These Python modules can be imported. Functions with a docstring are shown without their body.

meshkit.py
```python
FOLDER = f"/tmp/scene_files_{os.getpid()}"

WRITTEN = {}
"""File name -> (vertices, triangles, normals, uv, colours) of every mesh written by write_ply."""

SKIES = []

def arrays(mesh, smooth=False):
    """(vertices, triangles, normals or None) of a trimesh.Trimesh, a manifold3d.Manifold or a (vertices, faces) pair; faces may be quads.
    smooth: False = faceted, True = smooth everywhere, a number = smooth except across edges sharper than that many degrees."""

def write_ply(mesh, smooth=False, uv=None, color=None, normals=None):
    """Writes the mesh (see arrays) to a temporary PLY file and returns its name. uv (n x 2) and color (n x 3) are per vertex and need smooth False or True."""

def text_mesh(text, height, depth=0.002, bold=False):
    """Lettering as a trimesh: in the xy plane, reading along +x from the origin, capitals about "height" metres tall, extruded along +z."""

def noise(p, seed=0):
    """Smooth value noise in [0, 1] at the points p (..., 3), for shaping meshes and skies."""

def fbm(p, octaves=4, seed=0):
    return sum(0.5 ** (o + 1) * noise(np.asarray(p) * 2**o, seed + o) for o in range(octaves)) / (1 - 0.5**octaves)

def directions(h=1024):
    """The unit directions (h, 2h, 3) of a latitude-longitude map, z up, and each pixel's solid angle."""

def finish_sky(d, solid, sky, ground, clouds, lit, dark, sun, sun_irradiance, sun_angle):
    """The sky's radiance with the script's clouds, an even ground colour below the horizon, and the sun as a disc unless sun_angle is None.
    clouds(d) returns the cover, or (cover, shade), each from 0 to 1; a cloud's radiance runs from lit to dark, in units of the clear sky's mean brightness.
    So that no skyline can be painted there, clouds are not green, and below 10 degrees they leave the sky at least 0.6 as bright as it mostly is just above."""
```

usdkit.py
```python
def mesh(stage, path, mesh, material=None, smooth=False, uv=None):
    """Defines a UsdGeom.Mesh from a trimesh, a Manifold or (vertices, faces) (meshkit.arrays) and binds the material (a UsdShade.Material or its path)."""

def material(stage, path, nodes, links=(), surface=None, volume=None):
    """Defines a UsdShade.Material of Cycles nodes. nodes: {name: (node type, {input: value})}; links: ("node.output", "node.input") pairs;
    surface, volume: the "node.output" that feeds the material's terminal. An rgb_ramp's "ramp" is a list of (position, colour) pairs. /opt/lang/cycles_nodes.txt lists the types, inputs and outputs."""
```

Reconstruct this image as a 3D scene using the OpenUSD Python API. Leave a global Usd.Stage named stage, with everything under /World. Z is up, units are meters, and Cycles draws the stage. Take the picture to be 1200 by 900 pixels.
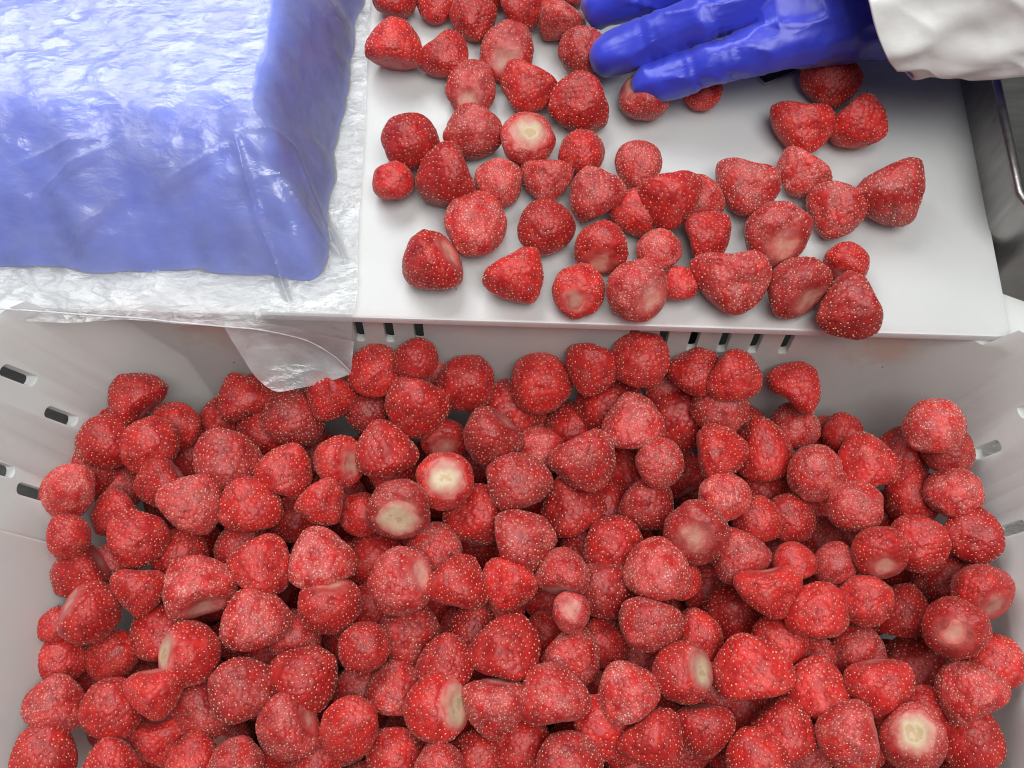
import math, random
import numpy as np, trimesh, manifold3d as m3, usdkit, meshkit
from shapely.geometry import Polygon
from pxr import Gf, Sdf, Usd, UsdGeom, UsdLux, UsdShade, Vt

stage = Usd.Stage.CreateInMemory()
UsdGeom.SetStageUpAxis(stage, UsdGeom.Tokens.z)
UsdGeom.SetStageMetersPerUnit(stage, 1.0)
world = UsdGeom.Xform.Define(stage, '/World')
stage.SetDefaultPrim(world.GetPrim())
UsdGeom.Scope.Define(stage, '/World/Looks')
rng = np.random.default_rng(7)

# ------------------------------------------------------------------ camera
F = 1150.0                                   # focal length in photograph pixels (1200 wide)
AL, ROLL = math.radians(66.7), math.radians(1.7)
CAM = np.array([0, 0, 0.674])
R0 = np.array([1.0, 0, 0])
FW = np.array([0, math.cos(AL), -math.sin(AL)])
U0 = np.cross(R0, FW)
CR = R0 * math.cos(ROLL) + U0 * math.sin(ROLL)
CU = U0 * math.cos(ROLL) - R0 * math.sin(ROLL)
cam = UsdGeom.Camera.Define(stage, '/World/camera')
cam.CreateHorizontalApertureAttr(36.0)
cam.CreateVerticalApertureAttr(27.0)
cam.CreateFocalLengthAttr(36.0 * F / 1200)
cam.CreateClippingRangeAttr(Gf.Vec2f(0.02, 50))
cam.CreateFStopAttr(0.0)
cam.CreateExposureAttr(0.50)
mt = np.eye(4)
mt[0, :3], mt[1, :3], mt[2, :3], mt[3, :3] = CR, CU, -FW, CAM
cam.AddTransformOp().Set(Gf.Matrix4d(*mt.ravel().tolist()))

# ------------------------------------------------------------------ light: soft light of a workshop hall, sources out of view
def rect_light(name, loc, target, w, h, power, color=(1, 1, 1)):
    L = UsdLux.RectLight.Define(stage, '/World/' + name)
    L.CreateWidthAttr(w); L.CreateHeightAttr(h)
    L.CreateIntensityAttr(power); L.CreateColorAttr(Gf.Vec3f(*color))
    z = np.array(loc, float) - np.array(target, float); z /= np.linalg.norm(z)
    x = np.cross([0, 0, 1.0], z)
    x = x / np.linalg.norm(x) if np.linalg.norm(x) > 1e-6 else np.array([1.0, 0, 0])
    y = np.cross(z, x)
    m = np.eye(4); m[0, :3], m[1, :3], m[2, :3], m[3, :3] = x, y, z, loc
    L.AddTransformOp().Set(Gf.Matrix4d(*m.ravel().tolist()))
rect_light('roof_light', (-0.9, 1.8, 2.45), (0, 0.2, 0.15), 2.0, 1.4, 5.6, (0.97, 0.99, 1.0))  # out of view beyond the board; gives the bag its glare and shadows
rect_light('ceiling_light', (0.40, -0.42, 2.7), (0, 0.2, 0.15), 1.8, 1.4, 6.2, (1.0, 0.99, 0.97))  # out of view, placed to light the crate walls from the camera side
dome = UsdLux.DomeLight.Define(stage, '/World/hall_ambient')
dome.CreateIntensityAttr(1.0)
dm = usdkit.material(stage, '/World/Looks/hall_ambient', {'b': ('background_shader', {'color': (0.9, 0.95, 1.0), 'strength': 0.05})}, surface='b.background')
UsdShade.MaterialBindingAPI.Apply(dome.GetPrim()).Bind(dm)

# ------------------------------------------------------------------ helpers
def ray(px, py): return FW + CR * (px - 600) / F + CU * (450 - py) / F
def at(px, py, z):
    d = ray(px, py); return CAM + d * (z - CAM[2]) / d[2]
used = {}
def numbered(parent, name):
    k = used.get((parent, name), 0); used[(parent, name)] = k + 1
    return f'{parent}/{name}' + (f'_{k:03d}' if k else '')
def obj(name, mesh, mat, parent='/World', smooth=False, uv=None):
    parent = parent if isinstance(parent, str) else str(parent.GetPath())
    return usdkit.mesh(stage, numbered(parent, name), mesh, M[mat], smooth=smooth, uv=uv).GetPrim()
def tag(p, label=None, cat=None, group=None, kind=None):
    for k, v in (('label', label), ('category', cat), ('group', group), ('kind', kind)):
        if v: p.SetCustomDataByKey(k, v)
    return p
def thing(name, label, cat, loc=(0, 0, 0), group=None):
    x = UsdGeom.Xform.Define(stage, numbered('/World', name))
    x.AddTranslateOp().Set(Gf.Vec3d(*map(float, loc)))
    return tag(x.GetPrim(), label, cat, group)
def man(v, f): return m3.Manifold(m3.Mesh(np.asarray(v, np.float32), np.asarray(f, np.uint32)))
def tri(m):
    q = m.to_mesh(); return trimesh.Trimesh(q.vert_properties[:, :3], q.tri_verts, process=False)
def hull(p): return m3.Manifold.hull_points(np.asarray(p, np.float64))
def box(lo, hi): return m3.Manifold.cube(tuple(np.subtract(hi, lo).tolist())).translate(tuple(map(float, lo)))
def rbox(lo, hi, r, n=3):
    lo, hi = np.array(lo) + r, np.array(hi) - r
    s = trimesh.creation.icosphere(subdivisions=n - 1, radius=r).vertices
    return hull(np.vstack([s + [x, y, z] for x in (lo[0], hi[0]) for y in (lo[1], hi[1]) for z in (lo[2], hi[2])]))

# ------------------------------------------------------------------ materials
M = {}
def mat(name, nodes, links=(), surface='p.BSDF'):
    M[name] = usdkit.material(stage, '/World/Looks/' + name, nodes, links, surface=surface)

def berry_material(name, base, dark, frost_lo, frost_hi, frost_col, frost_amt):
    mat(name, {
        'tc': ('texture_coordinate', {}), 'oi': ('object_info', {}),
        'off': ('math', {'math_type': 'multiply', 'value2': 37.0}),
        'ofv': ('combine_xyz', {}),
        'pos': ('vector_math', {'math_type': 'add'}),
        'n1': ('noise_texture', {'scale': 2.4, 'detail': 4.0, 'roughness': 0.6}),
        'r1': ('rgb_ramp', {'ramp': [(0.3, dark), (0.62, base)]}),
        'n2': ('noise_texture', {'scale': 2.0, 'detail': 5.0, 'roughness': 0.7}),
        'm2': ('map_range', {'from_min': frost_lo, 'from_max': frost_hi, 'to_min': 0.03, 'to_max': frost_amt, 'clamp': True}),
        'v': ('voronoi_texture', {'scale': 13.0, 'feature': 'f1'}),
        'mv': ('map_range', {'from_min': 0.12, 'from_max': 0.42, 'to_min': 1.0, 'to_max': 0.16, 'clamp': True}),
        'fr': ('math', {'math_type': 'multiply'}),
        'ob': ('math', {'math_type': 'multiply_add', 'value2': 0.8, 'value3': 0.45}),
        'fr2': ('math', {'math_type': 'multiply', 'use_clamp': True}),
        'mixf': ('mix', {'color2': frost_col}),
        'at': ('attribute', {'attribute': 'scar'}),
        'ns': ('noise_texture', {'scale': 3.5, 'detail': 3.0}),
        'sadd': ('math', {'math_type': 'multiply_add', 'value2': 0.5, 'value3': -0.25}),
        'ssum': ('math', {'math_type': 'add', 'use_clamp': True}),
        'sr': ('rgb_ramp', {'ramp': [(0.0, (0.55, 0.05, 0.045)), (0.4, (0.60, 0.14, 0.12)), (0.7, (0.60, 0.30, 0.22)), (0.88, (0.63, 0.47, 0.31)), (0.96, (0.66, 0.54, 0.36)), (1.0, (0.55, 0.40, 0.22))]}),
        'sf': ('map_range', {'from_min': 0.12, 'from_max': 0.6, 'clamp': True}),
        'sfm': ('math', {'math_type': 'multiply'}),
        'mixs': ('mix', {}),
        'hs': ('hsv', {'hue': 0.5}),
        'val': ('map_range', {'to_min': 0.72, 'to_max': 1.15}),
        'b1': ('bump', {'strength': 0.35, 'distance': 0.0006}),
        'rg': ('map_range', {'from_min': 0.0, 'from_max': 0.5, 'to_min': 0.42, 'to_max': 0.8, 'clamp': True}),
        'p': ('principled_bsdf', {'specular_ior_level': 0.36, 'sheen_weight': 0.06, 'sheen_roughness': 0.45, 'sheen_tint': (1.0, 0.80, 0.80)}),
    }, [('oi.random', 'off.value1'), ('off.value', 'ofv.x'), ('off.value', 'ofv.y'), ('tc.object', 'pos.vector1'), ('ofv.vector', 'pos.vector2'),
        ('pos.vector', 'n1.vector'), ('n1.fac', 'r1.fac'), ('pos.vector', 'n2.vector'), ('n2.fac', 'm2.value'),
        ('pos.vector', 'v.vector'), ('v.distance', 'mv.value'), ('m2.result', 'fr.value1'), ('mv.result', 'fr.value2'),
        ('oi.random', 'ob.value1'), ('fr.value', 'fr2.value1'), ('ob.value', 'fr2.value2'),
        ('r1.color', 'mixs.color1'), ('pos.vector', 'ns.vector'), ('ns.fac', 'sadd.value1'), ('sadd.value', 'ssum.value1'), ('at.fac', 'ssum.value2'),
        ('ssum.value', 'sr.fac'), ('sr.color', 'mixs.color2'), ('ssum.value', 'sf.value'), ('at.fac', 'sfm.value1'), ('sf.result', 'mixs.fac'),
        ('mixs.color', 'hs.color'), ('oi.random', 'val.value'), ('val.result', 'hs.value'),
        ('hs.color', 'mixf.color1'), ('fr2.value', 'mixf.fac'), ('mixf.color', 'p.base_color'),
        ('n2.fac', 'b1.height'), ('b1.normal', 'p.normal'), ('fr2.value', 'rg.value'), ('rg.result', 'p.roughness')])
berry_material('strawberry_red', (0.52, 0.018, 0.015), (0.28, 0.006, 0.008), 0.45, 0.76, (0.72, 0.44, 0.39), 0.62)
berry_material('strawberry_frosty', (0.49, 0.020, 0.018), (0.27, 0.008, 0.010), 0.40, 0.68, (0.76, 0.50, 0.45), 0.85)
mat('seed_yellow', {'tc': ('texture_coordinate', {}), 'n': ('noise_texture', {'scale': 7.0, 'detail': 3.0, 'roughness': 0.7}),
                    'r': ('rgb_ramp', {'ramp': [(0.34, (0.52, 0.20, 0.09)), (0.48, (0.64, 0.31, 0.18)), (0.70, (0.78, 0.54, 0.42))]}), 'p': ('principled_bsdf', {'roughness': 0.4})},
    [('tc.object', 'n.vector'), ('n.fac', 'r.fac'), ('r.color', 'p.base_color')])

def plain(name, col, rough, noise=0.06, scale=30, metallic=0.0, bump=0.0, bscale=200.0, spec=0.5, stretch=(1, 1, 1)):
    lo = tuple(c * (1 - noise) for c in col); hi = tuple(min(1, c * (1 + noise)) for c in col)
    mat(name, {'g': ('geometry', {}), 'mp': ('mapping', {'scale': stretch}), 'n': ('noise_texture', {'scale': scale, 'detail': 5.0, 'roughness': 0.6}),
               'r': ('rgb_ramp', {'ramp': [(0.3, lo), (0.7, hi)]}), 'nb': ('noise_texture', {'scale': bscale, 'detail': 4.0}),
               'b': ('bump', {'strength': bump, 'distance': 0.001}),
               'p': ('principled_bsdf', {'roughness': rough, 'metallic': metallic, 'specular_ior_level': spec})},
        [('g.position', 'mp.vector'), ('mp.vector', 'n.vector'), ('n.fac', 'r.fac'), ('r.color', 'p.base_color'), ('mp.vector', 'nb.vector'), ('nb.fac', 'b.height')]
        + ([('b.normal', 'p.normal')] if bump else []))

def stained_plastic(name, col, stain, amt, rough, sscale, speck, spot=(0, 0, -9), spot2=(0, 0, -9)):
    mat(name, {'g': ('geometry', {}),
               'n': ('noise_texture', {'scale': sscale, 'detail': 4.0, 'roughness': 0.62}),
               'm': ('map_range', {'from_min': 0.56, 'from_max': 0.80, 'to_min': 0.0, 'to_max': amt, 'clamp': True}),
               'n0': ('noise_texture', {'scale': 22.0, 'detail': 5.0}),
               'r0': ('rgb_ramp', {'ramp': [(0.3, tuple(c * 0.95 for c in col)), (0.7, col)]}),
               'mx': ('mix', {'color2': stain}),
               'v': ('voronoi_texture', {'scale': 52.0, 'feature': 'f1', 'randomness': 1.0}),
               'vn': ('noise_texture', {'scale': 400.0}),
               'va': ('math', {'math_type': 'multiply_add', 'value2': 0.06}),
               'vm': ('math', {'math_type': 'less_than', 'value2': speck}),
               'vs': ('math', {'math_type': 'multiply', 'value2': 0.75}),
               'mx2': ('mix', {'color2': (0.09, 0.03, 0.02)}),
               'd1': ('vector_math', {'math_type': 'distance', 'vector2': spot}), 'd2': ('vector_math', {'math_type': 'distance', 'vector2': spot2}), 'dm': ('math', {'math_type': 'minimum'}),
               'dn': ('noise_texture', {'scale': 70.0, 'detail': 4.0, 'roughness': 0.65}), 'da': ('math', {'math_type': 'multiply_add', 'value2': 0.05}),
               'dr': ('map_range', {'from_min': 0.034, 'from_max': 0.054, 'to_min': 0.5, 'to_max': 0.0, 'clamp': True}), 'mx3': ('mix', {'color2': (0.62, 0.30, 0.17)}),
               'nb': ('noise_texture', {'scale': 120.0, 'detail': 3.0}), 'b': ('bump', {'strength': 0.12, 'distance': 0.001}),
               'p': ('principled_bsdf', {'roughness': rough, 'specular_ior_level': 0.45, 'subsurface_weight': 0.35, 'subsurface_radius': (1.0, 1.0, 1.0), 'subsurface_scale': 0.008})},
        [('g.position', 'n.vector'), ('n.fac', 'm.value'), ('g.position', 'n0.vector'), ('n0.fac', 'r0.fac'), ('r0.color', 'mx.color1'), ('m.result', 'mx.fac'),
         ('g.position', 'v.vector'), ('g.position', 'vn.vector'), ('vn.fac', 'va.value1'), ('v.distance', 'va.value3'), ('va.value', 'vm.value1'), ('vm.value', 'vs.value1'),
         ('g.position', 'd1.vector1'), ('g.position', 'd2.vector1'), ('d1.value', 'dm.value1'), ('d2.value', 'dm.value2'), ('g.position', 'dn.vector'), ('dn.fac', 'da.value1'), ('dm.value', 'da.value3'),
         ('da.value', 'dr.value'), ('dr.result', 'mx3.fac'), ('mx.color', 'mx3.color1'), ('mx3.color', 'mx2.color1'), ('vs.value', 'mx2.fac'), ('mx2.color', 'p.base_color'), ('g.position', 'nb.vector'), ('nb.fac', 'b.height'), ('b.normal', 'p.normal')])
stained_plastic('crate_plastic', (0.665, 0.69, 0.67), (0.60, 0.44, 0.34), 0.6, 0.42, 11.0, 0.066, tuple(at(1045, 415, 0.176)), tuple(at(245, 392, 0.176)))
stained_plastic('board_plastic', (0.61, 0.625, 0.62), (0.74, 0.62, 0.60), 0.35, 0.36, 16.0, 0.056)
plain('steel', (0.36, 0.35, 0.34), 0.36, 0.18, 26, 1.0, 0.15, 120, stretch=(1, 6, 1))
plain('dark_plastic', (0.02, 0.017, 0.016), 0.4, 0.2, 40)
plain('floor_concrete', (0.035, 0.033, 0.031), 0.7, 0.35, 60, 0.0, 0.4, 150)
plain('sleeve_white', (0.70, 0.70, 0.69), 0.45, 0.05, 40, 0, 0.25, 160)
plain('skin', (0.5, 0.3, 0.22), 0.5)
mat('glove_blue', {'g': ('geometry', {}), 'n': ('noise_texture', {'scale': 70.0, 'detail': 4.0}),
                   'r': ('rgb_ramp', {'ramp': [(0.3, (0.026, 0.036, 0.44)), (0.7, (0.036, 0.050, 0.56))]}),
                   'mp': ('mapping', {'rotation': (0, 0, 0.35), 'scale': (1.0, 0.35, 1.0)}),
                   'nb': ('noise_texture', {'scale': 130.0, 'detail': 3.0, 'distortion': 0.6}), 'b': ('bump', {'strength': 0.10, 'distance': 0.002}),
                   'p': ('principled_bsdf', {'roughness': 0.38, 'specular_ior_level': 0.5, 'sheen_weight': 0.15})},
    [('g.position', 'n.vector'), ('n.fac', 'r.fac'), ('r.color', 'p.base_color'), ('g.position', 'mp.vector'), ('mp.vector', 'nb.vector'), ('nb.fac', 'b.height'), ('b.normal', 'p.normal')])
plain('block_blue', (0.235, 0.315, 0.95), 0.3, 0.10, 45, 0, 0.3, 90)
def film(name, veil, rough, bstr, white=0.70):
    mat(name, {'g': ('geometry', {}), 'mp': ('mapping', {'rotation': (0, 0, 0.45), 'scale': (0.62, 1.15, 1.0)}),
               'n': ('noise_texture', {'scale': 130.0, 'detail': 5.0, 'roughness': 0.58, 'distortion': 0.5}),
               'b': ('bump', {'strength': bstr, 'distance': 0.004}),
               'vo': ('voronoi_texture', {'scale': 95.0, 'feature': 'f1', 'randomness': 1.0}), 'wp': ('vector_math', {'math_type': 'multiply_add', 'vector2': (0.012, 0.012, 0.012)}),
               'hs': ('math', {'math_type': 'multiply_add', 'value2': 1.3}),
               'nv': ('noise_texture', {'scale': 38.0, 'detail': 5.0, 'roughness': 0.6}),
               'mv': ('map_range', {'from_min': 0.3, 'from_max': 0.7, 'to_min': veil * 0.7, 'to_max': veil * 1.35, 'clamp': True}),
               't': ('transparent_bsdf', {'color': (0.97, 0.98, 0.99)}),
               'd': ('diffuse_bsdf', {'color': (white * 0.97, white * 0.98, white)}), 'tl': ('translucent_bsdf', {'color': (white * 0.97, white * 0.98, white)}),
               'dt': ('mix_closure', {'fac': 0.4}), 'm1': ('mix_closure', {}),
               'gl': ('glossy_bsdf', {'color': (1, 1, 1)}), 'rm': ('map_range', {'from_min': 0.38, 'from_max': 0.62, 'to_min': rough * 0.7, 'to_max': rough * 1.3, 'clamp': True}), 'lw': ('layer_weight', {'blend': 0.22}),
               'fm': ('map_range', {'to_min': 0.05, 'to_max': 0.9, 'clamp': True}), 'm2': ('mix_closure', {})},
        [('g.position', 'mp.vector'), ('mp.vector', 'n.vector'), ('n.color', 'wp.vector1'), ('mp.vector', 'wp.vector3'), ('wp.vector', 'vo.vector'), ('vo.distance', 'hs.value1'), ('n.fac', 'hs.value3'), ('hs.value', 'b.height'), ('g.position', 'nv.vector'), ('nv.fac', 'mv.value'), ('nv.fac', 'rm.value'), ('rm.result', 'gl.roughness'), ('mv.result', 'm1.fac'),
         ('b.normal', 'gl.normal'), ('b.normal', 'd.normal'), ('d.BSDF', 'dt.closure1'), ('tl.BSDF', 'dt.closure2'), ('t.BSDF', 'm1.closure1'), ('dt.closure', 'm1.closure2'),
         ('lw.fresnel', 'fm.value'), ('fm.result', 'm2.fac'), ('m1.closure', 'm2.closure1'), ('gl.BSDF', 'm2.closure2')], surface='m2.closure')
film('clear_film', 0.30, 0.27, 0.26, 0.58)
film('milky_film', 0.58, 0.28, 0.25, 0.85)

# ------------------------------------------------------------------ setting: floor, steel table
fl = trimesh.creation.box((8, 8, 0.02)); fl.apply_translation((0, 0, -0.75))
tag(obj('floor', fl, 'floor_concrete'), kind='structure')

# ------------------------------------------------------------------ crate
BOT, TOP, SIDE = 0.022, 0.1932, 0.228
def section(z, off=0.0):
    xl = -0.245 - (0.60 if z > 0.14 else 0.10) * (z - 0.14) - off
    xr = 0.271 + (0.36 if z > 0.14 else 0.10) * (z - 0.14) + off
    yf, yn = 0.2425 + 0.12 * (z - 0.15) + off, -0.125 - 0.2 * (z - 0.125) - off
    c, d = 0.050 + off * 0.4, 0.085
    t = np.linspace(0, 1, 12)[:, None]
    def bend(p0, p1, p2): return list(map(tuple, (1 - t) ** 2 * np.array(p0) + 2 * t * (1 - t) * np.array(p1) + t ** 2 * np.array(p2)))
    p = bend((xl, yf - d), (xl, yf - 0.034), (xl + 0.022, yf - 0.016)) + [(xl + c, yf), (xr - c, yf)] + bend((xr - 0.022, yf - 0.016), (xr, yf - 0.034), (xr, yf - d))
    p += bend((xr, yn + 0.06), (xr, yn), (xr - 0.06, yn)) + bend((xl + 0.06, yn), (xl, yn), (xl, yn + 0.06))
    return Polygon(p).buffer(-0.006, quad_segs=4).buffer(0.006, quad_segs=4)
def loft(z0, z1, off):
    zs, out = [z0] + ([0.14] if z0 < 0.14 < z1 else []) + [z1], None
    for a, b in zip(zs, zs[1:]):
        h = hull([(x, y, z) for z in (a, b) for x, y in section(z, off).exterior.coords[:-1]])
        out = h if out is None else out + h
    return out
low_end = box((-1, 0.2385, TOP), (1, 1, 1)) + box((-1, 0.19, 0.212), (1, 1, 1))                 # the far end of the crate is cut down to carry the board
inner = loft(BOT, 0.30, 0.0)
body = loft(0.0, SIDE - 0.001, 0.0045) - inner - low_end
near_panel = (loft(0.0, SIDE - 0.001, 0.003) ^ box((-1, -1, 0.0), (0, 0.124, 0.4))) - loft(BOT, 0.30, -0.0045)
body = body + near_panel
def slot(p, d, w=0.0075, h=0.026, along=(0, 0, 1)):
    d = np.array(d, float); a = np.array(along, float); s = np.cross(a, d); s /= np.linalg.norm(s)
    pts = []
    for k in (-1, 1):
        for end in (-1, 1):
            for t in np.linspace(0, math.pi, 7):
                r = w / 2
                pts.append(np.array(p) + d * k * 0.03 + a * end * (h / 2 - r * 0.6) + s * math.cos(t) * r + a * end * math.sin(t) * r * 0.6)
    return hull(pts)
cuts = []
from shapely.geometry import LineString
def wall_x(y, z, side):
    xs = [q[0] for q in LineString([(-1, y), (1, y)]).intersection(section(z)).coords] or [9.0]
    return min(xs) if side < 0 else max(xs)
for px in (421, 456, 491, 742, 777, 813, 849, 886, 922):
    z = 0.175
    cuts.append(slot((at(px, 389 + (px - 600) * 0.028, z)[0], 0.2425 + 0.12 * (z - 0.15), z), (0, 1, 0), 0.0055, 0.024))
def side_slot(pxy, side, w, h):
    best = min(np.arange(0.09, 0.236, 0.002), key=lambda z: abs(at(*pxy, z)[0] - wall_x(at(*pxy, z)[1], z, side)))
    p = at(*pxy, best)
    return slot((wall_x(p[1], best, side), p[1], best), (1, 0, 0), w, h, (0.38 * side, 0, 0.92))
for q in ((22, 440), (70, 488), (-2, 548), (38, 577), (-40, 600)): cuts.append(side_slot(q, -1, 0.0068, 0.019))
for q in ((1157, 527), (1184, 620), (1212, 478), (1240, 590)): cuts.append(side_slot(q, 1, 0.0068, 0.020))
for c in cuts: body = body - c
lip = (loft(TOP - 0.013, TOP - 0.001, 0.030) - loft(0, 0.4, 0.0040)) ^ box((-1, 0.236, 0), (1, 1, 1))
side_lip = (loft(SIDE - 0.013, SIDE, 0.028) - loft(0, 0.4, 0.0040)) - box((-1, 0.189, 0), (1, 1, 1))
crate = thing('plastic_crate', 'white plastic crate with slotted walls holding the heap of strawberries', 'crate')
obj('body', tri(body), 'crate_plastic', crate, smooth=35)
obj('rim', tri(lip), 'crate_plastic', crate, smooth=35)
obj('rim', tri(side_lip), 'crate_plastic', crate, smooth=35)

# steel table the crate stands on, and the raised table behind it
def tabletop(name, label, lo, hi, legs=True):
    t = thing(name, label, 'table')
    obj('tabletop', tri(rbox(lo, hi, 0.004)), 'steel', t, smooth=40)
    for x in (lo[0] + 0.06, hi[0] - 0.06):
        for y in (lo[1] + 0.06, hi[1] - 0.06):
            lg = trimesh.creation.cylinder(radius=0.02, height=lo[2] + 0.74); lg.apply_translation((x, y, (lo[2] - 0.74) / 2))
            obj('leg', lg, 'steel', t, smooth=40)
    return t
tabletop('steel_table', 'low steel table under the white crate', (-0.9, -0.5, -0.03), (0.9, 0.30, -0.0005))
tabletop('steel_worktable', 'steel worktable carrying the far end of the white board', (-0.9, 0.36, 0.155), (0.235, 1.1, 0.1865))

# ------------------------------------------------------------------ board
BZ = 0.2
bp = Polygon([(-0.62, 0.2405), (0.2695, 0.2405), (0.2695, 0.64), (-0.62, 0.64)]).buffer(-0.005).buffer(0.005, quad_segs=5)
def chamfered(poly, z0, z1, c):
    pts = []
    for z, o in ((z0, -c), (z0 + c, 0), (z1 - c, 0), (z1 - 0.3 * c, -0.3 * c), (z1, -c)):
        pts += [(x, y, z) for x, y in poly.buffer(o, quad_segs=5).exterior.coords[:-1]]
    return hull(pts)
brd = tri(chamfered(bp, BZ - 0.0065, BZ, 0.0012))
tag(obj('cutting_board', brd, 'board_plastic', smooth=40), 'white plastic board lying across the far rim of the crate', 'board')

# ------------------------------------------------------------------ steel tray at the right
tr = thing('steel_tray', 'deep steel tray with a bright rolled rim, right of the white board', 'tray')
q0, q1 = at(1166, 95, 0.235), at(1196, 235, 0.235)
def rail(poly, z0, z1): return m3.CrossSection([np.asarray(poly, np.float64)]).extrude(z1 - z0).translate((0, 0, z0))
x0 = (q0[0] + q1[0]) / 2
pb = Polygon([(x0, q1[1] - 0.012), (x0 + 0.35, q1[1] - 0.012), (x0 + 0.35, 0.75), (x0, 0.75)]).buffer(-0.02).buffer(0.02, quad_segs=8)
pin = pb.buffer(-0.0015)
def ring(p): return list(p.exterior.coords)[:-1][::-1] if not p.exterior.is_ccw else list(p.exterior.coords)[:-1]
shell = rail(ring(pb), 0.10, 0.235) - rail(ring(pin), 0.150, 0.3)
obj('tray_shell', tri(shell), 'steel', tr, smooth=35)
rp = np.array(ring(pb)); rp = np.vstack([rp, rp[:1]])
def tube(path, r, n=10, closed=False):
    path = np.asarray(path, float); T = np.gradient(path, axis=0); T /= np.linalg.norm(T, axis=1)[:, None]
    up = np.array([0, 0, 1.0]); V = []
    rr = np.broadcast_to(r, len(path))
    for p, t, q in zip(path, T, rr):
        s = np.cross(t, up); s = s / np.linalg.norm(s) if np.linalg.norm(s) > 1e-6 else np.array([1.0, 0, 0]); u = np.cross(s, t)
        V += [p + q * (s * math.cos(a) + u * math.sin(a)) for a in np.linspace(0, 2 * math.pi, n, endpoint=False)]
    Fc = [(i * n + j, i * n + (j + 1) % n, (i + 1) * n + (j + 1) % n, (i + 1) * n + j) for i in range(len(path) - 1) for j in range(n)]
    return np.array(V), np.array(Fc)
obj('rolled_rim', tube(np.c_[rp, np.full(len(rp), 0.2355)], 0.0028), 'steel', tr, smooth=True)
sh = thing('steel_shelf', 'flat grey steel shelf below the steel tray, at the crate corner', 'shelf')
obj('shelf_plate', tri(rbox((0.272, 0.296, 0.088), (0.75, 0.9, 0.098), 0.003)), 'steel', sh, smooth=40)
obj('shelf_front', tri(rbox((0.30, 0.290, -0.0004), (0.75, 0.2955, 0.086), 0.002)), 'steel', sh, smooth=40)

# dark scraper blade under the hand
sp = [at(x, y, BZ + 0.001)[:2] for x, y in ((884, 84), (897, 97), (975, 66), (1010, 30), (960, -10), (900, 40))]
bl = thing('dark_plate', 'thin dark plate with a light edge lying on the board under the glove', 'plate')
pp = Polygon(sp).buffer(0)
obj('plate', tri(chamfered(pp, BZ + 0.0006, BZ + 0.0026, 0.0005)), 'dark_plastic', bl)
ed = [at(x, y, BZ + 0.0022) for x, y in ((885, 87), (896.5, 98.5), (920, 89), (950, 76))]
obj('bright_edge', tube(ed, 0.0006, 6), 'steel', bl, smooth=True)

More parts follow.
